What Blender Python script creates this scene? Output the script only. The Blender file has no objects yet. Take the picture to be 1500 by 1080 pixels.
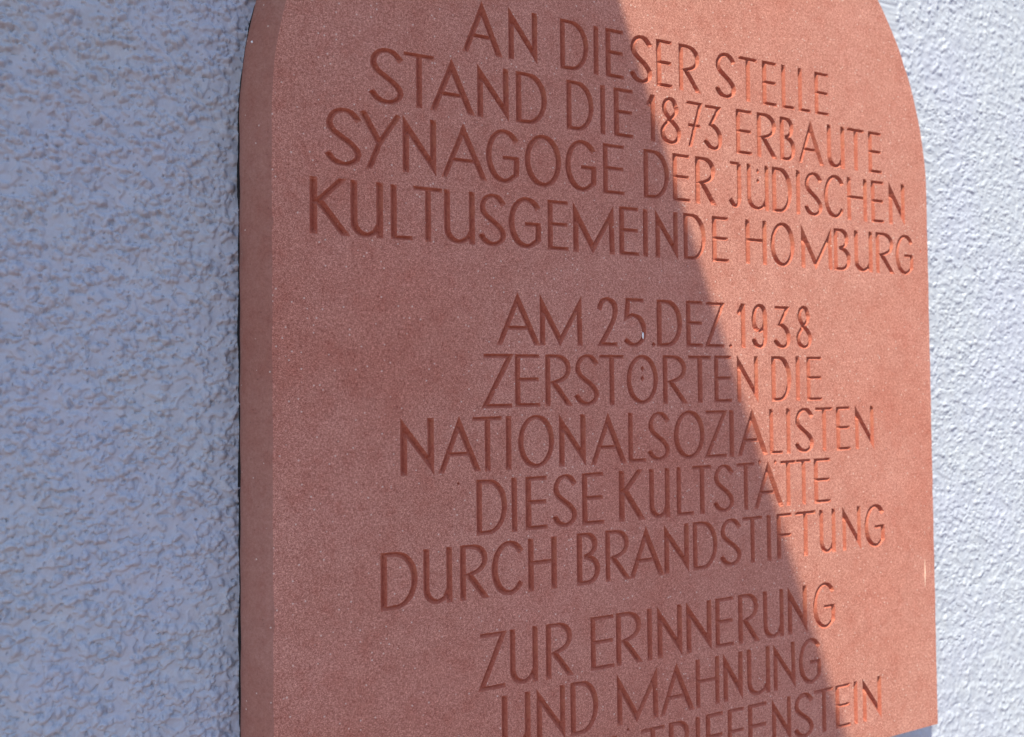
import bpy, bmesh, math, random
import numpy as np
from mathutils import Matrix, Vector
from mathutils.geometry import delaunay_2d_cdt

C = bpy.context.scene.collection
scene = bpy.context.scene
random.seed(7)
rng = np.random.default_rng(11)

# ------------------------------------------------------------------ camera
CAM_Z = 1.60                      # eye height over the pavement
YAW, PITCH, ROLL = 0.41838, 0.02148, -0.00993
fw = Vector((math.sin(YAW)*math.cos(PITCH), math.cos(YAW)*math.cos(PITCH), math.sin(PITCH)))
rt0 = Vector((math.cos(YAW), -math.sin(YAW), 0)); up0 = rt0.cross(fw)
rt = rt0*math.cos(ROLL) + up0*math.sin(ROLL); up = -rt0*math.sin(ROLL) + up0*math.cos(ROLL)
cd = bpy.data.cameras.new('camera'); cam = bpy.data.objects.new('camera', cd); C.objects.link(cam)
M = Matrix.Identity(4)
for i in range(3):
    M[i][0], M[i][1], M[i][2] = rt[i], up[i], -fw[i]
M[2][3] = CAM_Z
cam.matrix_world = M
cd.sensor_fit = 'HORIZONTAL'; cd.sensor_width = 36.0; cd.lens = 36.0*1127.0/1500.0
cd.clip_start = 0.01; cd.clip_end = 200
cd.dof.use_dof = True; cd.dof.focus_distance = 0.535; cd.dof.aperture_fstop = 6.5
scene.camera = cam

# ------------------------------------------------------------------ daylight
SUN = Vector((-0.326, -0.307, 0.889)).normalized()      # towards the sun: high, up left, in front of the wall
elev = math.asin(SUN.z); az = math.atan2(SUN.x, SUN.y)
w = bpy.data.worlds.new('World'); scene.world = w; w.use_nodes = True
nt = w.node_tree; nt.nodes.clear()
sky = nt.nodes.new('ShaderNodeTexSky'); sky.sky_type = 'NISHITA'; sky.sun_disc = False
sky.sun_elevation = elev; sky.sun_rotation = az % (2*math.pi)
sky.air_density = 1.0; sky.dust_density = 1.0; sky.ozone_density = 2.5
bg = nt.nodes.new('ShaderNodeBackground'); bg.inputs['Strength'].default_value = 0.135
wo = nt.nodes.new('ShaderNodeOutputWorld')
nt.links.new(sky.outputs[0], bg.inputs[0]); nt.links.new(bg.outputs[0], wo.inputs[0])
ld = bpy.data.lights.new('sun', 'SUN'); ld.energy = 4.6; ld.angle = math.radians(0.55); ld.color = (1.0, 0.985, 0.80)
sun = bpy.data.objects.new('sun', ld); C.objects.link(sun)
sun.rotation_euler = (-SUN).to_track_quat('-Z', 'Y').to_euler(); sun.location = (-1, -1, 4)
scene.view_settings.view_transform = 'Standard'; scene.view_settings.look = 'None'
scene.view_settings.exposure = 1.04; scene.view_settings.gamma = 1.0

# ------------------------------------------------------------------ helpers
def tag(o, label=None, cat=None, group=None, kind=None):
    if label: o['label'] = label
    if cat: o['category'] = cat
    if group: o['group'] = group
    if kind: o['kind'] = kind
    return o

def link_mesh(name, co, faces, mat, parent=None, origin=(0, 0, 0), smooth=False):
    """co: world positions; the object's origin is put at `origin`."""
    co = np.asarray(co, dtype=np.float32) - np.asarray(origin, dtype=np.float32)
    me = bpy.data.meshes.new(name)
    faces = [list(map(int, f)) for f in faces] if not isinstance(faces, np.ndarray) else faces
    if isinstance(faces, np.ndarray):
        nf, k = faces.shape
        me.vertices.add(len(co)); me.vertices.foreach_set('co', co.ravel())
        me.loops.add(nf*k); me.loops.foreach_set('vertex_index', faces.ravel().astype(np.int32))
        me.polygons.add(nf); me.polygons.foreach_set('loop_start', np.arange(0, nf*k, k, dtype=np.int32))
        me.update(calc_edges=True)
    else:
        me.from_pydata([tuple(map(float, c)) for c in co], [], faces); me.update()
    if smooth:
        me.polygons.foreach_set('use_smooth', np.ones(len(me.polygons), dtype=bool))
    me.materials.append(mat)
    o = bpy.data.objects.new(name, me); C.objects.link(o)
    if parent is None: o.location = origin
    else:
        o.parent = parent
        o.location = Vector(origin) - parent_loc(parent)
    return o

def parent_loc(o):
    v = Vector((0, 0, 0))
    while o is not None:
        v += o.location; o = o.parent
    return v

def perlin(x, y, seed=0):
    r = np.random.default_rng(seed); P = 512
    ang = r.random((P, P))*2*np.pi; gx, gy = np.cos(ang), np.sin(ang)
    xi = np.floor(x).astype(int); yi = np.floor(y).astype(int); fx = x-xi; fy = y-yi
    u = fx*fx*fx*(fx*(fx*6-15)+10); v = fy*fy*fy*(fy*(fy*6-15)+10)
    def g(a, b): 
        ii, jj = (xi+a) % P, (yi+b) % P
        return gx[ii, jj]*(fx-a)+gy[ii, jj]*(fy-b)
    return 1.5*((g(0, 0)*(1-u)+g(1, 0)*u)*(1-v)+(g(0, 1)*(1-u)+g(1, 1)*u)*v)

def sstep(a, b, x):
    t = np.clip((x-a)/(b-a), 0, 1); return t*t*(3-2*t)

# ------------------------------------------------------------------ materials
class NT:
    def __init__(s, name):
        s.m = bpy.data.materials.new(name); s.m.use_nodes = True; s.t = s.m.node_tree; s.t.nodes.clear()
        s.out = s.t.nodes.new('ShaderNodeOutputMaterial'); s.b = s.t.nodes.new('ShaderNodeBsdfPrincipled')
        s.t.links.new(s.b.outputs[0], s.out.inputs[0]); s.tc = s.t.nodes.new('ShaderNodeTexCoord')
    def n(s, ty, **k):
        o = s.t.nodes.new(ty)
        for a, v in k.items(): setattr(o, a, v)
        return o
    def l(s, a, b): s.t.links.new(a, b)
    def noise(s, scale, detail=3, rough=.55, vec=None, dist=0):
        o = s.n('ShaderNodeTexNoise'); o.inputs['Scale'].default_value = scale
        o.inputs['Detail'].default_value = detail; o.inputs['Roughness'].default_value = rough
        o.inputs['Distortion'].default_value = dist
        s.l(vec if vec is not None else s.tc.outputs['Object'], o.inputs['Vector']); return o.outputs[0]
    def voro(s, scale, feature='F1', out='Distance'):
        o = s.n('ShaderNodeTexVoronoi', feature=feature); o.inputs['Scale'].default_value = scale
        s.l(s.tc.outputs['Object'], o.inputs['Vector']); return o.outputs[out]
    def ramp(s, fac, pts):
        o = s.n('ShaderNodeValToRGB'); cr = o.color_ramp
        while len(cr.elements) < len(pts): cr.elements.new(.5)
        for e, (p, c) in zip(cr.elements, pts):
            e.position = p; e.color = (*c, 1) if isinstance(c, tuple) else (c, c, c, 1)
        s.l(fac, o.inputs[0]); return o.outputs[0]
    def mix(s, fac, a, b, mode='MIX'):
        o = s.n('ShaderNodeMix', data_type='RGBA', blend_type=mode)
        if isinstance(fac, (int, float)): o.inputs[0].default_value = fac
        else: s.l(fac, o.inputs[0])
        for i, v in ((6, a), (7, b)):
            if isinstance(v, tuple): o.inputs[i].default_value = (*v, 1)
            else: s.l(v, o.inputs[i])
        return o.outputs[2]
    def math(s, op, a, b):
        o = s.n('ShaderNodeMath', operation=op)
        for i, v in ((0, a), (1, b)):
            if isinstance(v, (int, float)): o.inputs[i].default_value = v
            else: s.l(v, o.inputs[i])
        return o.outputs[0]
    def bump(s, h, strength, dist, prev=None):
        o = s.n('ShaderNodeBump'); o.inputs['Strength'].default_value = strength; o.inputs['Distance'].default_value = dist
        s.l(h, o.inputs['Height'])
        if prev is not None: s.l(prev, o.inputs['Normal'])
        return o.outputs[0]

def sandstone(name, base, dark, light, fine=1.0, sparkle=1.0, bump=1.0, glow_tint=None):
    t = NT(name)
    cloud = t.noise(16, 4, .6)                     # decimetre clouds
    blotch = t.noise(95, 4, .65)                   # centimetre blotches
    mott = t.noise(560, 4, .75)                     # 2 mm mottling
    grain = t.noise(1500, 2, .7)                   # single grains
    c = t.ramp(mott, [(.33, dark), (.5, base), (.66, light)])
    c2 = t.ramp(grain, [(.34, tuple(.80*v for v in dark)), (.5, base), (.68, tuple(min(1, 1.18*v) for v in light))])
    c = t.mix(.55*fine, c, c2)
    bl = t.ramp(blotch, [(.3, (.93, .84, .82)), (.5, (1., 1., 1.)), (.72, (1.07, 1.10, 1.10))])
    c = t.mix(1.0, c, bl, 'MULTIPLY')
    cl = t.ramp(cloud, [(.3, (.96, .90, .88)), (.5, (1., 1., 1.)), (.7, (1.05, 1.07, 1.09))])
    c = t.mix(1.0, c, cl, 'MULTIPLY')
    veil = t.ramp(t.noise(5.5, 5, .62), [(.36, (.99, .91, .89)), (.5, (1., 1., 1.)), (.66, (1.02, 1.07, 1.08))])
    c = t.mix(1.0, c, veil, 'MULTIPLY')
    if glow_tint:
        c = t.mix(t.ramp(t.noise(28, 2, .5), [(.54, 0.), (.70, .75)]), c, glow_tint)  # orange patches painted in for light glowing between the groove walls
    # quartz and mica grains
    vo = t.n('ShaderNodeTexVoronoi'); vo.inputs['Scale'].default_value = 520
    t.l(t.tc.outputs['Object'], vo.inputs['Vector'])
    sx = t.n('ShaderNodeSeparateColor'); t.l(vo.outputs['Color'], sx.inputs[0])
    pick = t.math('GREATER_THAN', sx.outputs[0], 1-.035*sparkle)
    near = t.math('LESS_THAN', vo.outputs['Distance'], .30)
    c = t.mix(t.math('MULTIPLY', t.math('MULTIPLY', pick, near), .6), c, (.74, .60, .52))
    pick2 = t.math('GREATER_THAN', sx.outputs[1], .975)
    c = t.mix(t.math('MULTIPLY', t.math('MULTIPLY', pick2, near), .6*fine), c, (.10, .03, .03))
    t.l(c, t.b.inputs['Base Color'])
    t.b.inputs['Roughness'].default_value = .88; t.b.inputs['Specular IOR Level'].default_value = .25
    h = t.bump(grain, .55*bump, .00035); h = t.bump(mott, .5*bump, .0006, h); h = t.bump(blotch, .25*bump, .0008, h)
    t.l(h, t.b.inputs['Normal'])
    return t.m

STONE = sandstone('red_sandstone', (.425, .170, .124), (.205, .052, .036), (.72, .345, .265), bump=.5)
STONE_EDGE = sandstone('sawn_sandstone_edge', (.335, .150, .114), (.28, .118, .088), (.39, .185, .145), .5, .3, .5)
CUT = sandstone('cut_sandstone', (.385, .112, .072), (.29, .072, .046), (.48, .165, .110), .7, .15, .6, glow_tint=(.40, .145, .072))


def stucco():
    t = NT('pale_stucco')
    big = t.noise(9, 3, .6); mid = t.noise(60, 4, .6); fine = t.noise(700, 3, .65); crumb = t.noise(260, 3, .6)
    c = t.ramp(mid, [(.3, (.415, .43, .485)), (.5, (.445, .455, .505)), (.7, (.468, .48, .52))])
    c = t.mix(t.ramp(big, [(.42, 0.), (.62, .6)]), c, (.44, .445, .535))
    c = t.mix(t.ramp(t.noise(120, 4, .7), [(.35, .25), (.6, 0.)]), c, (.33, .36, .42))
    dirt = t.math('MULTIPLY', t.ramp(t.noise(70, 5, .7, dist=1.2), [(.63, 0.), (.72, 1.)]), t.ramp(t.noise(210, 3, .7), [(.45, 0.), (.6, .22)]))
    c = t.mix(dirt, c, (.30, .22, .18))
    t.l(c, t.b.inputs['Base Color']); t.b.inputs['Roughness'].default_value = .93
    t.b.inputs['Specular IOR Level'].default_value = .2
    h = t.bump(fine, .6, .0004); h = t.bump(crumb, .3, .0006, h)
    t.l(h, t.b.inputs['Normal']); return t.m
STUCCO = stucco()

def plain(name, c1, c2, scale, rough=.8, bump=0., metal=0.):
    t = NT(name); n = t.noise(scale, 5, .6)
    t.l(t.ramp(n, [(.35, c1), (.65, c2)]), t.b.inputs['Base Color'])
    t.b.inputs['Roughness'].default_value = rough; t.b.inputs['Metallic'].default_value = metal
    if bump: t.l(t.bump(n, .6, bump), t.b.inputs['Normal'])
    return t.m
PAVE = plain('bounce_red_paving', (.10, .055, .050), (.15, .085, .078), 30, .9, .002)  # unseen ground, its red chosen to warm the light bounced into the shade
SCRATCH = plain('bruised_sandstone', (.60, .42, .33), (.66, .48, .38), 900, .9)
FLECK = plain('lime', (.78, .78, .80), (.86, .85, .84), 900, .8)
GAP_SHADE = plain('gap_shade_black', (.008, .009, .011), (.02, .02, .022), 400, .9)  # near-black colour for the shade in the gap behind the slab
CANOPY = plain('painted_timber', (.42, .40, .37), (.50, .48, .45), 40, .7)
ZINC = plain('zinc_sheet', (.35, .36, .37), (.45, .46, .47), 20, .5, 0, .6)

# ------------------------------------------------------------------ stroke alphabet
# u, v in 0..1 between the outer stroke axes; 'R' marks, per polyline: (points, start_ext, end_ext)
def arc(cx, cy, rx, ry, a0, a1, n=14):
    return [(cx+rx*math.cos(math.radians(a0+(a1-a0)*i/n)), cy+ry*math.sin(math.radians(a0+(a1-a0)*i/n))) for i in range(n+1)]
def spl(P, n=5):
    Q = [P[0]]+list(P)+[P[-1]]; out = []
    for i in range(1, len(Q)-2):
        for k in range(n):
            t = k/n; a, b, c, d = Q[i-1], Q[i], Q[i+1], Q[i+2]
            out.append(tuple(.5*((2*b[j])+(-a[j]+c[j])*t+(2*a[j]-5*b[j]+4*c[j]-d[j])*t*t+(-a[j]+3*b[j]-3*c[j]+d[j])*t**3) for j in (0, 1)))
    out.append(P[-1]); return out
S_CURVE = spl([(.93, .85), (.72, .97), (.45, 1.0), (.17, .93), (.03, .77), (.12, .62), (.40, .50), (.72, .38), (.93, .24), (.90, .10), (.66, .01), (.38, .0), (.14, .06), (.0, .16)], 3)
G = {
 'A': [([(0, -.1), (.48, 1), (1, -.1)], 'c', 'c'), ([(.19, .32), (.82, .32)], 0, 0)],
 'N': [([(0, 0), (0, 1), (1, 0), (1, 1)], 'e', 'e')],
 'M': [([(0, 0), (0.0, 1), (.47, 0), (.98, 1), (1, 0)], 'e', 'e')],
 'D': [([(0, 0), (0, 1)], 'e', 'e'), ([(0, 1), (.22, 1)]+arc(.35, .5, .65, .5, 80, -80, 18)+[(.22, 0), (0, 0)], 0, 0)],
 'I': [([(.5, 0), (.5, 1)], 'e', 'e')],
 'E': [([(0, 0), (0, 1)], 'e', 'e'), ([(0, 1), (1, 1)], 0, 'e'), ([(0, .52), (.96, .52)], 0, 'e'), ([(0, 0), (1.02, 0)], 0, 'e')],
 'F': [([(0, 0), (0, 1)], 'e', 'e'), ([(0, 1), (1, 1)], 0, 'e'), ([(0, .52), (.96, .52)], 0, 'e')],
 'L': [([(0, 0), (0, 1)], 'e', 'e'), ([(0, 0), (1, 0)], 0, 'e')],
 'T': [([(0, 1), (1, 1)], 'e', 'e'), ([(.5, 0), (.5, 1)], 'e', 0)],
 'H': [([(0, 0), (0, 1)], 'e', 'e'), ([(1, 0), (1, 1)], 'e', 'e'), ([(0, .54), (1, .54)], 0, 0)],
 'S': [(S_CURVE, 'e', 'e')],
 'R': [([(0, 0), (0, 1)], 'e', 'e'), ([(0, 1), (.3, 1)]+arc(.35, .74, .55, .26, 80, -50, 12)+[(.50, .49), (.24, .45), (.5, .28), (1, -.08)], 0, 'c')],
 'B': [([(0, 0), (0, 1)], 'e', 'e'), ([(0, 1), (.3, 1)]+arc(.36, .78, .50, .22, 80, -60, 10)+[(.25, .54)], 0, 0),
       ([(.25, .54), (.45, .53)]+arc(.42, .26, .58, .26, 60, -80, 12)+[(.3, 0), (0, 0)], 0, 0)],
 'U': [([(0, 1), (0, .32)]+arc(.46, .26, .46, .26, 180, 290, 10)+[(.82, .07), (1, .24)], 'e', 0), ([(1, 0), (1, 1)], 'e', 'e')],
 'Y': [([(0, 1), (.46, .46)], 'e', 0), ([(1, 1), (.46, .46), (.13, -.08)], 'e', 'c')],
 'G': [(arc(.52, .5, .52, .5, 42, 318, 24)[:-1]+[(.93, .14), (.95, .44)], 'e', 0), ([(.50, .47), (1.0, .47)], 'e', 'e')],
 'C': [(arc(.52, .5, .52, .5, 42, 318, 24), 'e', 'e')],
 'O': [(arc(.5, .5, .5, .5, 90, 450, 32), 0, 0)],
 'K': [([(0, 0), (0, 1)], 'e', 'e'), ([(.95, 1.1), (.16, .60), (1.0, -.08)], 'c', 'c')],
 'Z': [([(0, 1), (.96, 1), (0.02, 0), (1, 0)], 'e', 'e')],
 'J': [([(0, 1), (.85, 1)], 'e', 'e'), ([(.85, 1), (.85, .25)]+arc(.45, .2, .40, .2, 0, -120, 8)+[(.0, .12)], 0, 'e')],
 '1': [([(0, .80), (.60, 1.02)], 'e', 0), ([(.60, 0), (.60, 1)], 'e', 'e')],
 '8': [(spl([(.80, .83), (.70, .95), (.48, 1.0), (.22, .94), (.12, .80), (.22, .66), (.55, .50), (.88, .36), (1.0, .21), (.84, .05), (.50, .0), (.16, .06), (0, .23), (.14, .38), (.48, .53), (.78, .67), (.86, .77), (.80, .83)], 3), 0, 0)],
 '7': [([(0, .99), (.95, .99), (.16, -.05)], 'e', 'c'), ([(.10, .47), (.88, .47)], 'e', 'e')],
 '3': [([(0, .97), (.90, .97), (.34, .56)]+spl([(.52, .53), (.80, .44), (.98, .28), (.90, .08), (.62, .0), (.28, .03), (0, .15)], 3), 'e', 'e')],
 '2': [(spl([(0, .80), (.16, .95), (.48, 1.0), (.82, .92), (.93, .74), (.80, .52), (.40, .22), (.06, 0.0)], 3)+[(1, 0)], 'e', 'e')],
 '5': [([(.92, 1), (.14, 1), (.06, .60)]+spl([(.34, .66), (.72, .60), (.97, .38), (.90, .13), (.60, 0), (.28, .0), (0, .10)], 3), 'e', 'e')],
 '9': [(spl([(.98, .78), (.86, .93), (.52, 1.0), (.16, .92), (.0, .68), (.12, .46), (.50, .38), (.84, .46), (.98, .62)], 3), 0, 0), (spl([(.98, .80), (.99, .50), (.98, .22), (.86, .06), (.52, 0), (.18, .05), (0.02, .16)], 3), 0, 'e')],
}
ROWS = [
(233.7,271.2,"A 186.8 216.9,N 222.0 245.1,D 263.6 287.9,I 292.3 296.5,E 302.8 319.2,S 325.4 344.8,E 349.0 364.2,R 370.1 391.4,S 407.1 427.1,T 430.3 449.7,E 455.2 471.2,L 476.1 490.9,L 494.7 509.1,E 513.5 530.2"),
(188.9,226.4,"S 121.6 144.2,T 144.4 165.9,A 162.8 195.3,N 197.6 221.8,D 227.4 252.4,D 268.5 291.8,I 297.5 301.7,E 309.4 327.1,1 339.6 349.8,8 351.4 371.9,7 376.5 392.6,3 394.6 411.8,E 426.5 443.7,R 448.6 470.2,B 473.5 490.6,A 493.7 522.7,U 527.2 547.8,T 551.1 571.9,E 577.0 593.8"),
(144.0,182.3,"S 92.5 115.4,Y 115.4 141.0,N 143.2 167.0,A 170.5 204.4,G 203.7 229.9,O 233.9 263.6,G 267.0 293.7,E 299.1 318.4,D 335.5 359.4,E 362.6 379.7,R 384.7 405.4,J 419.0 432.7,Ü 437.0 460.3,D 464.0 485.8,I 490.3 495.3,S 500.7 520.5,C 523.2 546.6,H 549.9 574.1,E 579.2 595.6,N 601.7 622.0"),
(98.2,135.4,"K 81.8 107.2,U 107.9 129.5,L 134.6 150.2,T 150.5 171.1,U 172.3 195.0,S 198.8 218.7,G 220.8 246.8,E 251.8 269.3,M 273.0 308.6,E 312.8 330.7,I 334.4 338.8,N 345.7 367.0,D 372.2 394.3,E 400.4 417.7,H 434.6 457.0,O 461.1 487.7,M 495.0 530.8,B 532.8 552.8,U 557.4 579.6,R 583.9 607.3,G 608.7 632.3,' 640.5 643.3"),
(28.5,65.5,"A 210.6 244.6,M 244.6 279.9,2 293.3 310.6,5 316.0 335.8,. 340.8 344.6,D 345.9 369.7,E 373.6 390.3,Z 392.3 411.8,. 415.9 419.4,1 424.7 436.0,9 439.6 456.3,3 463.6 480.8,8 487.6 505.7"),
(-16.0,22.1,"Z 199.8 222.8,E 224.4 244.6,R 248.5 270.7,S 273.5 293.4,T 293.8 315.4,Ö 317.5 346.4,R 350.8 374.2,T 375.1 397.5,E 400.3 418.2,N 423.4 445.8,D 459.7 481.3,I 486.2 491.2,E 498.5 516.4"),
(-60.0,-21.9,"N 140.4 163.7,A 166.6 197.8,T 192.0 214.0,I 217.0 221.2,O 226.3 255.4,N 259.3 281.5,A 285.6 316.5,L 318.3 334.8,S 336.9 356.5,O 360.3 390.0,Z 390.6 412.4,I 414.5 419.7,A 422.9 454.3,L 456.5 471.3,I 474.6 479.9,S 485.2 505.5,T 507.5 527.6,E 531.6 548.6,N 554.0 577.0"),
(-104.1,-65.6,"D 194.1 217.6,I 221.1 225.0,E 231.9 249.4,S 254.3 273.5,E 277.8 296.7,K 309.8 332.4,U 336.8 355.7,L 362.2 379.1,T 377.5 395.9,S 398.9 418.5,T 421.3 440.4,Ä 438.2 471.4,T 467.7 484.5,T 484.9 501.4,E 504.9 524.1"),
(-147.8,-109.9,"D 126.3 151.7,U 155.5 176.2,R 181.7 203.1,C 206.1 230.4,H 233.4 256.3,B 272.9 292.5,R 297.0 318.8,A 318.0 349.2,N 349.9 373.1,D 377.0 401.1,S 404.5 425.3,T 426.7 447.3,I 451.3 457.1,F 462.6 479.7,T 482.8 505.7,U 510.0 528.6,N 536.6 558.7,G 563.2 588.2"),
(-211.8,-172.3,"Z 195.3 215.4,U 218.4 240.4,R 246.7 269.2,E 283.5 304.0,R 305.5 328.8,I 332.8 338.1,N 342.5 365.4,N 369.7 393.8,E 397.8 416.3,R 420.8 442.4,U 446.7 468.6,N 473.1 494.2,G 501.1 526.6"),
(-255.9,-217.7,"U 211.8 234.0,N 238.8 261.9,D 266.1 289.5,M 305.7 342.4,A 343.9 376.0,H 377.7 401.0,N 404.8 424.4,U 429.0 452.9,N 456.6 480.2,G 484.0 509.3"),
(-299.5,-262.4,"M 171.0 200.8,A 204.6 231.4,R 235.9 256.8,K 259.9 281.5,T 284.3 305.1,T 326.2 347.9,R 351.7 371.6,I 376.5 381.8,E 386.8 404.2,F 408.3 425.6,E 429.1 449.1,N 454.1 474.7,S 478.8 499.3,T 500.5 522.3,E 524.7 542.3,I 545.6 551.3,N 557.0 579.6"),
]

RV, RH = 2.22, 1.48              # half widths (mm) of upright and level strokes
def half_w(dx, dy, wob):
    L = math.hypot(dx, dy) or 1; s = abs(dy)/L
    r = RH+(RV-RH)*s**0.8
    if dx*dy < 0 and .25 < s < .97: r += .18     # strokes falling to the right are the broad ones
    if dx*dy > 0 and .25 < s < .99: r -= .2
    return r*wob

def clip_poly(P, lo, hi):
    for sgn, lim in ((1, lo), (-1, -hi)):
        out = []
        for i in range(len(P)):
            a, b = P[i-1], P[i]; fa, fb = sgn*a[1]-lim, sgn*b[1]-lim
            if (fa >= 0) != (fb >= 0):
                t = fa/(fa-fb); out.append((a[0]+(b[0]-a[0])*t, a[1]+(b[1]-a[1])*t))
            if fb >= 0: out.append(b)
        P = out
        if not P: return P
    return P

def stroke(P, s_ext, e_ext, lo, hi, wob, clip):
    """P in mm. Returns quads (lists of points) and centreline points."""
    n = len(P); P = [list(p) for p in P]
    closed = n > 3 and math.dist(P[0], P[-1]) < .05
    for end, ext in ((0, s_ext), (-1, e_ext)):
        if ext == 'e' and not closed:
            q = P[1] if end == 0 else P[-2]; p = P[end]
            d = (p[0]-q[0], p[1]-q[1]); L = math.hypot(*d) or 1
            e = RH*.98 if abs(d[1]) > abs(d[0]) else .7
            p[0] += d[0]/L*e; p[1] += d[1]/L*e
    Q = [P[0]]
    for a, b in zip(P[:-1], P[1:]):
        k = max(1, int(round(math.dist(a, b)/2.4)))
        Q += [[a[0]+(b[0]-a[0])*i/k, a[1]+(b[1]-a[1])*i/k] for i in range(1, k+1)]
    P = Q; n = len(P)
    dirs = [(P[i+1][0]-P[i][0], P[i+1][1]-P[i][1]) for i in range(n-1)]
    dirs = [(a/(math.hypot(a, b) or 1), b/(math.hypot(a, b) or 1)) for a, b in dirs]
    rs = [half_w(a, b, wob) for a, b in dirs]
    Ls, Rs = [], []
    for i in range(n):
        if closed: a, b = dirs[(i-1) % (n-1)], dirs[i % (n-1)]; ra, rb = rs[(i-1) % (n-1)], rs[i % (n-1)]
        else: a, b = dirs[max(0, i-1)], dirs[min(n-2, i)]; ra, rb = rs[max(0, i-1)], rs[min(n-2, i)]
        # intersection of the two offset lines on each side
        def off(sg):
            na = (-a[1]*sg, a[0]*sg); nb = (-b[1]*sg, b[0]*sg)
            cr = a[0]*b[1]-a[1]*b[0]
            if abs(cr) < .12:
                r = (ra+rb)/2; m = (na[0]+nb[0], na[1]+nb[1]); q = math.hypot(*m) or 1
                return (P[i][0]+m[0]/q*r, P[i][1]+m[1]/q*r)
            p1 = (P[i][0]+na[0]*ra, P[i][1]+na[1]*ra); p2 = (P[i][0]+nb[0]*rb, P[i][1]+nb[1]*rb)
            t = ((p2[0]-p1[0])*b[1]-(p2[1]-p1[1])*b[0])/cr
            q = (p1[0]+a[0]*t, p1[1]+a[1]*t)
            d = math.dist(q, P[i])
            if d > 9: q = (P[i][0]+(q[0]-P[i][0])*9/d, P[i][1]+(q[1]-P[i][1])*9/d)
            return q
        Ls.append(off(1)); Rs.append(off(-1))
    quads = []
    for i in range(n-1):
        q = [Rs[i], Rs[i+1], Ls[i+1], Ls[i]]
        A = sum(q[k-1][0]*q[k][1]-q[k][0]*q[k-1][1] for k in range(4))
        # inner corners of sharp joints may fold over: keep both halves as triangles then
        for tri in ((Rs[i], Rs[i+1], Ls[i+1]), (Rs[i], Ls[i+1], Ls[i])):
            a2 = (tri[1][0]-tri[0][0])*(tri[2][1]-tri[0][1])-(tri[1][1]-tri[0][1])*(tri[2][0]-tri[0][0])
            t = list(tri) if a2 > 0 else list(tri)[::-1]
            if abs(a2) > .02:
                t = clip_poly(t, lo, hi)
                if len(t) >= 3: quads.append(t)
    return quads, P

def letter_shapes(ch, x0, x1, y0, y1):
    """list of convex polygons (mm, plaque coordinates) and centreline points"""
    wob = random.uniform(.94, 1.06); H = y1-y0; polys = []; lines = []
    y0 += random.uniform(-.2, .2); y1 += random.uniform(-.2, .2)
    if ch in ".'":
        cx = (x0+x1)/2
        cy = y0+1.7 if ch == '.' else y0+.64*H
        r = 2.1 if ch == '.' else 2.2; rx = r if ch == '.' else .8
        P = [(cx-rx, cy), (cx, cy-r), (cx+rx, cy), (cx, cy+r)]
        return [P], [[(cx, cy)]]
    base = {'Ä': 'A', 'Ö': 'O', 'Ü': 'U'}.get(ch, ch)
    ax0, ax1 = x0+RV, x1-RV
    if ch in 'AYKRZE3725SFLCG': ax1 = x1-RV*.55
    if ch in 'AY375TSZ21JC': ax0 = x0+RV*.6
    if ch == 'T': ax0, ax1 = x0+.7, x1-.7
    if ax1-ax0 < 1: ax0 = ax1 = (x0+x1)/2
    bold = 1.14 if ch in 'K' else 1.0
    for pts, se, ee in G[base]:
        Q = [(ax0+u*(ax1-ax0), y0+RH+v*(y1-y0-2*RH)) for u, v in pts]
        # pointed joints must end at the letter height: pull the axis in by the mitre overshoot
        if base in 'ANM' and len(Q) > 2:
            for it in range(3):
                for i in range(1, len(Q)-1):
                    a = (Q[i][0]-Q[i-1][0], Q[i][1]-Q[i-1][1]); b = (Q[i+1][0]-Q[i][0], Q[i+1][1]-Q[i][1])
                    la, lb = math.hypot(*a), math.hypot(*b)
                    cs = -(a[0]*b[0]+a[1]*b[1])/la/lb; hf = math.acos(max(-1, min(1, cs)))/2
                    ml = 2.05*wob/math.sin(max(.1, hf))
                    ty = y1+.6-ml if Q[i][1] > (y0+y1)/2 else y0-.5+ml
                    Q[i] = (Q[i][0], ty)
        jit = [(x+random.uniform(-.08, .08), y+random.uniform(-.08, .08)) for x, y in Q]
        if math.dist(Q[0], Q[-1]) < .05: jit[-1] = jit[0]
        if base in 'ORDSGCBU89352J' or len(Q) > 6: jit = Q
        clip = se == 'c' or ee == 'c'
        q, P = stroke(jit, se, ee, y0 if clip else y0-1.6, y1+(1.4 if base == 'A' else .3 if clip else 1.6), wob*bold, clip)
        polys += q
        dl = []
        for a, b in zip(P[:-1], P[1:]):
            k = max(1, int(math.dist(a, b)/1.6))
            dl += [(a[0]+(b[0]-a[0])*i/k, a[1]+(b[1]-a[1])*i/k) for i in range(k)]
        dl.append(tuple(P[-1])); lines.append(dl)
    if ch == 'Ü': dots = [(.5, .86), (.5, .64)]
    elif ch == 'Ö': dots = [(.5, .72), (.5, .52)]
    elif ch == 'Ä': dots = [(.22, 1.0), (.72, .98)]
    else: dots = []
    for u, v in dots:
        cx, cy = x0+u*(x1-x0), y0+v*H
        polys.append([(cx-1.8, cy), (cx, cy-2.5), (cx+1.8, cy), (cx, cy+2.5)]); lines.append([(cx, cy)])
    return polys, lines

# ------------------------------------------------------------------ the plaque
PF = 0.500                        # plaque front plane (Y)
XL, XR, ZB, ZS = 0.0585, 0.6515, -0.3185, 0.1725   # sides, lower edge, spring line (relative to the camera height)
CX = (XL+XR)/2; RAD = (XR-XL)/2
WALL_Y = 0.5375
PORG = Vector((CX, WALL_Y, CAM_Z+ZB))

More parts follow.
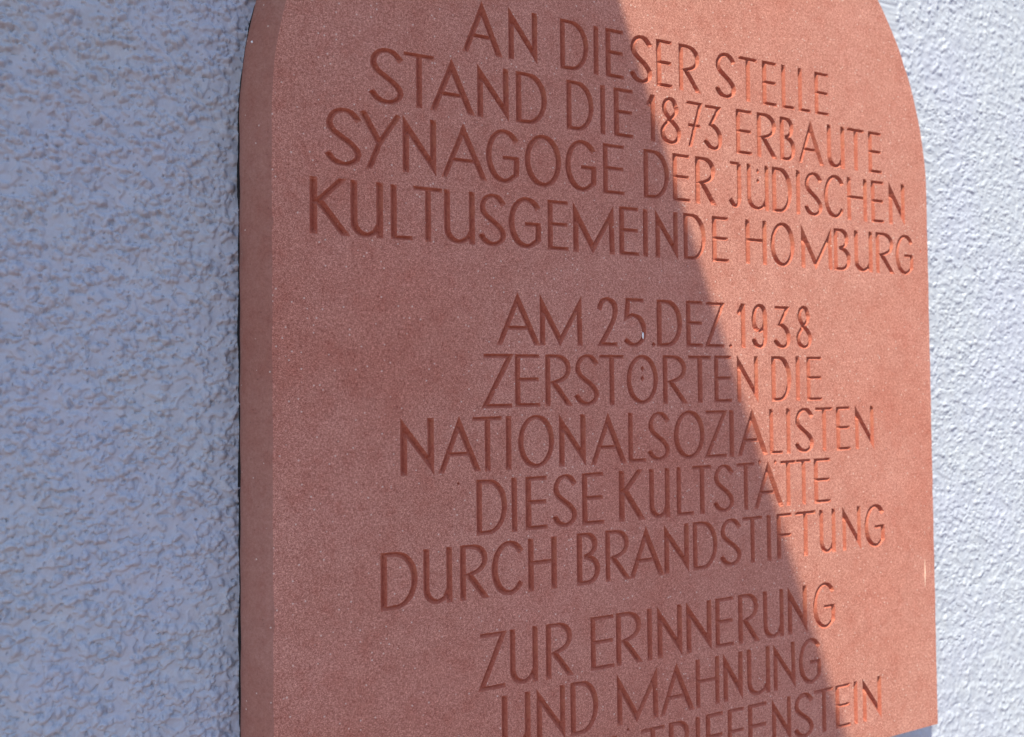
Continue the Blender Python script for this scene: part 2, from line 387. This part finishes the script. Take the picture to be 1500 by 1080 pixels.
def outline():
    pts, nrm = [], []
    n = 150
    for i in range(n+1):
        z = ZB+(ZS-ZB)*i/n; pts.append((XR, z)); nrm.append((1, 0))
    n = 260
    for i in range(1, n):
        a = math.pi*i/n; pts.append((CX+RAD*math.cos(a), ZS+RAD*math.sin(a))); nrm.append((math.cos(a), math.sin(a)))
    n = 150
    for i in range(n+1):
        z = ZS+(ZB-ZS)*i/n; pts.append((XL, z)); nrm.append((-1, 0))
    return pts, nrm
OUT, NRM = outline()
CHIP = {}
for _ in range(46):
    CHIP[(random.randrange(len(OUT)), random.choice((0, 4, 5, 5, 6, 6, 7)))] = random.uniform(.0003, .0011)
def edge_wob(i, k):
    c = sum(CHIP.get((i+d, k), 0)*f for d, f in ((-1, .4), (0, 1), (1, .5)))
    return .00012*math.sin(i*.57+k)+.00010*math.sin(i*.21+2.1*k)+random.uniform(-.00005, .00005)-c
WOB0 = [edge_wob(i, 0) for i in range(len(OUT))]
OUTW = [(p[0]+nn[0]*WOB0[i], p[1]+nn[1]*WOB0[i]) for i, (p, nn) in enumerate(zip(OUT, NRM))]

verts, faces, edges, owner = [], [], [], []
def addv(x, z):
    verts.append(Vector((x, z))); return len(verts)-1
letters = []
for (b, c, s) in ROWS:
    for t in s.split(','):
        ch, x0, x1 = t.split(); letters.append((ch, float(x0), float(x1), b, c))
PIT = [(180.9, -67.5, 1.2), (315.0, -260.2, 1.3)]
nletters = len(letters)
for li, (ch, x0, x1, b, c) in enumerate(letters):
    polys, lines = letter_shapes(ch, x0, x1, b, c)
    for P in polys:
        P = [(round(x, 3), round(y, 3)) for x, y in P]
        A = sum(P[k-1][0]*P[k][1]-P[k][0]*P[k-1][1] for k in range(len(P)))
        if A < 0: P = P[::-1]
        faces.append([addv(x, y) for x, y in P]); owner.append(li)
    for Ln in lines:
        ids = [addv(round(x, 3), round(y, 3)) for x, y in Ln]
        edges += [(a, b2) for a, b2 in zip(ids[:-1], ids[1:])]
for pi, (px, pz, pr) in enumerate(PIT):
    P = [(px+pr*random.uniform(.6, 1.1)*math.cos(a*math.pi/4), pz+1.3*pr*random.uniform(.6, 1.1)*math.sin(a*math.pi/4)) for a in range(8)]
    faces.append([addv(x, y) for x, y in P]); owner.append(nletters+pi); addv(px, pz)
oi = [addv(x*1000, z*1000) for x, z in OUTW]
edges += [(oi[i], oi[(i+1) % len(oi)]) for i in range(len(oi))]
V2, E2, F2, ov, oe, of = delaunay_2d_cdt(verts, edges, faces, 1, 1e-4, True)
V2 = np.array([(v[0], v[1]) for v in V2]); T = np.array(F2, dtype=np.int64)
lab = np.full(len(T), -1)
cen = V2[T].mean(1)
byown = {}
for fi, o in enumerate(owner): byown.setdefault(o, []).append(np.array([tuple(verts[k]) for k in faces[fi]]))
for o, PL in byown.items():                       # a triangle belongs to a cut when its centre lies in one of its strokes
    allp = np.concatenate(PL); lo, hi = allp.min(0), allp.max(0)
    cand = np.nonzero((cen[:, 0] > lo[0]) & (cen[:, 0] < hi[0]) & (cen[:, 1] > lo[1]) & (cen[:, 1] < hi[1]) & (lab < 0))[0]
    hit = np.zeros(len(cand), bool); c_ = cen[cand]
    for Pn in PL:
        D_ = np.roll(Pn, -1, 0)-Pn
        cr = D_[None, :, 0]*(c_[:, None, 1]-Pn[None, :, 1])-D_[None, :, 1]*(c_[:, None, 0]-Pn[None, :, 0])
        hit |= (cr > -1e-7).all(1)
    lab[cand[hit]] = o
# keep only what lies inside the plaque outline
OP = np.array([(x*1000, z*1000) for x, z in OUTW])
inside = np.zeros(len(T), bool)
for k in range(len(OP)):
    a, b = OP[k-1], OP[k]
    cond = (a[1] > cen[:, 1]) != (b[1] > cen[:, 1])
    with np.errstate(divide='ignore', invalid='ignore'):
        xi = (b[0]-a[0])*(cen[:, 1]-a[1])/(b[1]-a[1])+a[0]
    inside ^= cond & (cen[:, 0] < xi)
T = T[inside]; lab = lab[inside]
print('cdt', len(V2), len(T), (lab >= 0).sum())

# depth of the V cuts: distance to the letter outline times the slope of the cut
SLOPE = 1.20
ed = {}
for ti, t in enumerate(T):
    for k in range(3):
        a, b = int(t[k]), int(t[(k+1) % 3]); ed.setdefault((min(a, b), max(a, b)), []).append(ti)
border = {}
incut = np.zeros(len(V2), bool); onrim = np.zeros(len(V2), bool)
vowner = np.full(len(V2), -1)
for ti in np.nonzero(lab >= 0)[0]:
    for v in T[ti]: incut[v] = True; vowner[v] = lab[ti]
for (a, b), ts in ed.items():
    ls = {lab[t] >= 0 for t in ts}
    if len(ls) == 2:
        o = max(lab[t] for t in ts); border.setdefault(o, []).append((a, b)); onrim[a] = onrim[b] = True
depth = np.zeros(len(V2))
allb = {k: np.array(v) for k, v in border.items()}
for o in range(nletters+len(PIT)):
    vs = np.nonzero((vowner == o) & incut & ~onrim)[0]
    if not len(vs): continue
    segs = [allb[k] for k in (o-1, o, o+1) if k in allb]
    B = np.concatenate(segs); A0 = V2[B[:, 0]]; D = V2[B[:, 1]]-A0; L2 = (D**2).sum(1)+1e-12
    Pv = V2[vs][:, None, :]-A0[None]
    t = np.clip((Pv*D[None]).sum(2)/L2[None], 0, 1)
    d = np.sqrt(((Pv-t[..., None]*D[None])**2).sum(2)).min(1)
    depth[vs] = d*SLOPE if o < nletters else d*2.2
depth *= 1+.06*perlin(V2[:, 0]/5, V2[:, 1]/5, 3)

# the mason's hand: rims wander by a tenth or two of a millimetre
cutv = incut.copy()
V2[cutv, 0] += (.16*perlin(V2[cutv, 0]/2.1, V2[cutv, 1]/2.1, 51)+.10*perlin(V2[cutv, 0]/.9, V2[cutv, 1]/.9, 52))
V2[cutv, 1] += (.16*perlin(V2[cutv, 0]/2.1, V2[cutv, 1]/2.1, 53)+.10*perlin(V2[cutv, 0]/.9, V2[cutv, 1]/.9, 54))
def to_world(idx, dep=True):
    co = np.empty((len(idx), 3)); co[:, 0] = V2[idx, 0]/1000
    co[:, 1] = PF+(depth[idx]/1000 if dep else 0); co[:, 2] = CAM_Z+V2[idx, 1]/1000
    return co
def sub(tris):
    u, inv = np.unique(tris, return_inverse=True); return u, inv.reshape(tris.shape)

# slab: front with the cuts left open, rounded arris, sides, back
front = T[lab < 0]; u, inv = sub(front)
co = [tuple(c) for c in to_world(u, False)]; fs = [tuple(f) for f in inv]
inv_in = {}
for i, l in enumerate(ov):
    for k in l: inv_in[k] = i
pos = {int(i): k for k, i in enumerate(u)}
ring_id = [pos[inv_in[i]] for i in oi]
CW = 0.0172
prof = [(.0012, .0002), (.0032, .0010), (.0068, .0033), (.0102, .0062), (.0135, .0098), (.0160, .0133), (CW, .0172), (CW, .0250), (CW-.0022, .0335)]
edge_co = [co[i] for i in ring_id]; random.seed(5); nO = len(OUT); rings = [list(range(nO))]
for k, (lat, dep) in enumerate(prof):
    r = []
    for i, (p, nn) in enumerate(zip(OUT, NRM)):
        wv = edge_wob(i, k+1)*1.2
        sharp = max(0., min(1., .5+nn[0]*1.2)); dd = min(CW, max(dep, lat*1.0)) if dep < CW else dep
        dp = dep*(1-sharp)+dd*sharp                   # crisper arris on the right-hand side
        edge_co.append((p[0]+nn[0]*(lat+wv), PF+dp, CAM_Z+p[1]+nn[1]*(lat+wv))); r.append(len(edge_co)-1)
    rings.append(r)
ef = []
for r0, r1 in zip(rings[:-1], rings[1:]):
    for i in range(nO-1): ef.append((r0[i], r1[i], r1[i+1], r0[i+1]))
bottom = [r[0] for r in rings]+[r[-1] for r in rings[::-1]]
ef.append(tuple(bottom)); ef.append(tuple(rings[-1][::-1]))
plaque = bpy.data.objects.new('memorial_plaque', None); C.objects.link(plaque); plaque.location = PORG
tag(plaque, 'round topped red sandstone memorial plaque with carved German inscription, mounted on pale stucco wall', 'memorial plaque')
# outward winding: front normal must face -Y
def orient(co, fs, want):
    a, b, c = (Vector(co[i]) for i in fs[0][:3]); n = (b-a).cross(c-a)
    return fs if n.dot(Vector(want)) > 0 else [tuple(f[::-1]) for f in fs]
link_mesh('inscribed_face', co, orient(co, fs, (0, -1, 0)), STONE, plaque, PORG)
eo = link_mesh('rounded_edge', edge_co, ef, STONE_EDGE, plaque, PORG, smooth=True)
bm = bmesh.new(); bm.from_mesh(eo.data); bmesh.ops.recalc_face_normals(bm, faces=bm.faces)
for f in bm.faces:
    if len(f.verts) > 4: f.smooth = False
bm.to_mesh(eo.data); bm.free()
# near-black strip added in the gap between slab and wall, standing in for shade
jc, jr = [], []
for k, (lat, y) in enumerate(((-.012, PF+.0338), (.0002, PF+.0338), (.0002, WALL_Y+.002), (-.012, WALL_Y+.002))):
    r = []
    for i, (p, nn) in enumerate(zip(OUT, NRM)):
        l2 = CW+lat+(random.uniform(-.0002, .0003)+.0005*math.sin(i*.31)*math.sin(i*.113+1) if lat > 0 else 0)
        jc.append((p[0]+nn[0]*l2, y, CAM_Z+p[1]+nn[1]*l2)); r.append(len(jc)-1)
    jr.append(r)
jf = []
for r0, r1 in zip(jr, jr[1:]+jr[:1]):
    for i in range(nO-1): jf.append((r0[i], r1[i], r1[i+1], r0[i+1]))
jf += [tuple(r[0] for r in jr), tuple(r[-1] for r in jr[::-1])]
jo = link_mesh('gap_shade_strip', jc, jf, GAP_SHADE, plaque, PORG)
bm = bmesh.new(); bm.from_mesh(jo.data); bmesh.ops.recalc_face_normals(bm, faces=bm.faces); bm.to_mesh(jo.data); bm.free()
names = {'.': 'full_stop', "'": 'tick_mark'}
for li, (ch, x0, x1, b, c) in enumerate(letters):
    tr = T[lab == li]
    if not len(tr): continue
    u, inv = sub(tr); co = [tuple(v) for v in to_world(u)]; fs = [tuple(f) for f in inv]
    nm = names.get(ch, 'numeral' if ch.isdigit() else 'letter')
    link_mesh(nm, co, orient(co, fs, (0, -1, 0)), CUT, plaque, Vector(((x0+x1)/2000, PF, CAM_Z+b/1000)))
for pi, (px, pz, pr) in enumerate(PIT):
    tr = T[lab == nletters+pi]; u, inv = sub(tr); co = [tuple(v) for v in to_world(u)]; fs = [tuple(f) for f in inv]
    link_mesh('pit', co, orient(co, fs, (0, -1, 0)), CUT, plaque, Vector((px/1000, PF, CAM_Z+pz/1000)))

# specks of lime and pale scratches that stand on the stone
def fleck(name, x, z, y, rx, rz, label, mat=None):
    n = 10; co = [(x, y-.0006, z)]
    for i in range(n):
        a = 2*math.pi*i/n; k = random.uniform(.75, 1.1)
        co.append((x+rx*k*math.cos(a), y+.0001, z+rz*k*math.sin(a)))
    fs = [(0, 1+(i+1) % n, 1+i) for i in range(n)]
    o = link_mesh(name, co, orient(co, fs, (0, -1, 0)), mat or FLECK, plaque, (x, y, z)); o['label'] = label
fleck('lime_speck', .3331, CAM_Z+.0370, PF, .0008, .0028, 'white speck beside the numeral five')
fleck('lime_speck', .0475, CAM_Z+.2190, PF+.0072, .0007, .0008, 'white speck on the upper left rounded edge')
fleck('scratch', .6388, CAM_Z-.1768, PF, .0006, .0170, 'pale upright scratch near the right edge', SCRATCH)
fleck('scratch', .0490, CAM_Z-.1756, PF+.0072, .0002, .0060, 'short pale scratch on the lower left rounded edge', SCRATCH)

# ------------------------------------------------------------------ stucco wall (real relief)
def axis(segs):
    out = []
    for a, b, st in segs:
        n = max(1, int(round((b-a)/st))); out.append(a+(b-a)*np.arange(n)/n)
    out.append(np.array([segs[-1][1]])); return np.concatenate(out)
wx = axis([(-6, -1.2, .4), (-1.2, -.35, .01), (-.35, -.13, .0022), (-.13, .050, .00042), (.050, .66, .012), (.66, .90, .00085), (.90, 1.3, .0035), (1.3, 6, .35)])
wz = axis([(-1.9, -1.0, .1), (-1.0, -.47, .006), (-.47, -.27, .0011), (-.27, .29, .0006), (.29, .50, .0011), (.50, 1.0, .006), (1.0, 5, .3)])
WX, WZ = np.meshgrid(wx, wz)
def field(x, z, s, seed, sx=1.0): return perlin(x/s*sx+37.1*seed, z/s+11.3*seed, seed)
X2 = WX+field(WX, WZ, .009, 21)*.0010; Z2 = WZ+field(WX, WZ, .009, 22)*.0010
n1 = field(X2, Z2, .0062, 1); n2 = field(X2, Z2, .0030, 2); n3 = field(X2, Z2, .012, 3); n4 = field(X2, Z2, .035, 4); n5 = field(X2, Z2, .0014, 5)
clump = sstep(-.25, .35, field(WX, WZ, .022, 6))
h = n4*.0009+n3*.0008+n2*.00022+n5*.00008+sstep(-.05, .45, n1)*.0010
# sand grains and dabs of plaster thrown on the wall: low rounded lumps, more of them where they cluster
def lumps(h, x0, x1, z0, z1, count, rmin, rmax, amp, seed):
    r = np.random.default_rng(seed); g = np.zeros_like(h)
    px = r.uniform(x0, x1, count); pz = r.uniform(z0, z1, count)
    rad = rmin+(rmax-rmin)*r.random(count)**2.2; an = r.uniform(0, np.pi, count); el = r.uniform(.55, 1., count)
    keep = field(px, pz, .018, 31)+r.normal(0, .20, count) > -.05
    for X, Z, R_, A, E_ in zip(px[keep], pz[keep], rad[keep], an[keep], el[keep]):
        i0, i1 = np.searchsorted(wx, (X-R_, X+R_)); j0, j1 = np.searchsorted(wz, (Z-R_, Z+R_))
        if i1 <= i0 or j1 <= j0: continue
        ux = wx[i0:i1][None]-X; uz = wz[j0:j1][:, None]-Z; c, s_ = math.cos(A), math.sin(A)
        q = ((ux*c+uz*s_)/R_)**2+((-ux*s_+uz*c)/(R_*E_))**2
        d = np.sqrt((1-q).clip(0, 1))*R_*amp
        g[j0:j1, i0:i1] = np.maximum(g[j0:j1, i0:i1], d)
    return h+g
h = lumps(h, -.13, .060, -.30, .32, 17000, .0007, .0034, .62, 41)
h = lumps(h, .655, .905, -.50, .53, 17000, .0009, .0032, .55, 42)
h += sstep(.30, .5, n1)*clump*.0004
pits = sstep(.42, .62, field(X2, Z2, .0045, 8)); h -= pits*.0011
h -= sstep(.62, .75, field(WX, WZ, .0028, 9))*.0010
h *= np.where(WX > .3, .36, 1.15)
behind = (WX > .068) & (WX < .63) & (WZ > ZB+.01) & (WZ < ZS)
h = np.where(behind, 0, h).clip(-.002, .0042)
wco = np.stack([WX.ravel(), (WALL_Y-h).ravel(), (CAM_Z+WZ).ravel()], 1)
nr, nc = WX.shape; idx = np.arange(nr*nc).reshape(nr, nc)
q = np.stack([idx[:-1, :-1], idx[:-1, 1:], idx[1:, 1:], idx[1:, :-1]], -1).reshape(-1, 4)
wall = link_mesh('house_wall', wco, q, STUCCO, None, (0, WALL_Y, 0), smooth=True)
tag(wall, 'pale blue grey house wall of rough textured stucco behind the sandstone plaque', 'wall')
print('wall quads', len(q))

# ------------------------------------------------------------------ pavement in front of the house
gx = np.linspace(-6, 6, 25); gy = np.linspace(-8, .56, 19); GX, GY = np.meshgrid(gx, gy)
gco = np.stack([GX.ravel(), GY.ravel(), np.zeros(GX.size)-.0+.004*perlin(GX.ravel()*.7, GY.ravel()*.7, 9)], 1)
nr, nc = GX.shape; idx = np.arange(nr*nc).reshape(nr, nc)
q = np.stack([idx[:-1, :-1], idx[:-1, 1:], idx[1:, 1:], idx[1:, :-1]], -1).reshape(-1, 4)
tag(link_mesh('pavement', gco, q, PAVE), 'unseen paving along the foot of the wall, dull red chosen for its bounced light', kind='structure')

# ------------------------------------------------------------------ canopy added out of frame up left, so its end casts the slanting shade
def box(x0, x1, y0, y1, z0, z1):
    co = [(x, y, z) for x in (x0, x1) for y in (y0, y1) for z in (z0, z1)]
    return co, [(0, 1, 3, 2), (4, 6, 7, 5), (0, 4, 5, 1), (2, 3, 7, 6), (0, 2, 6, 4), (1, 5, 7, 3)]
ZE = CAM_Z+1.06; XE = .3165-.367*(ZE+.096-CAM_Z-.2949)
canopy = bpy.data.objects.new('shade_canopy', None); C.objects.link(canopy); canopy.location = (XE-.8, WALL_Y, ZE)
tag(canopy, 'unseen flat timber canopy added above and left of the plaque to cast the slanting shade', 'canopy')
def cbox(name, mat, *b):
    co, fs = box(*b); o = link_mesh(name, co, fs, mat, canopy, canopy.location); return o
cbox('soffit_panel', CANOPY, XE-1.9, XE-.022, -.28, WALL_Y-.004, ZE, ZE+.03)
cbox('end_board', CANOPY, XE-.020, XE, -.30, WALL_Y-.004, ZE-.0, ZE+.09)
cbox('fascia_board', CANOPY, XE-1.9, XE-.022, -.302, -.282, ZE-.01, ZE+.09)
cbox('roof_sheet', ZINC, XE-1.92, XE, -.31, WALL_Y-.004, ZE+.092, ZE+.096)
for bx in (XE-1.5, XE-.35):
    cbox('bracket', CANOPY, bx, bx+.05, .06, WALL_Y-.004, ZE-.06, ZE-.002)
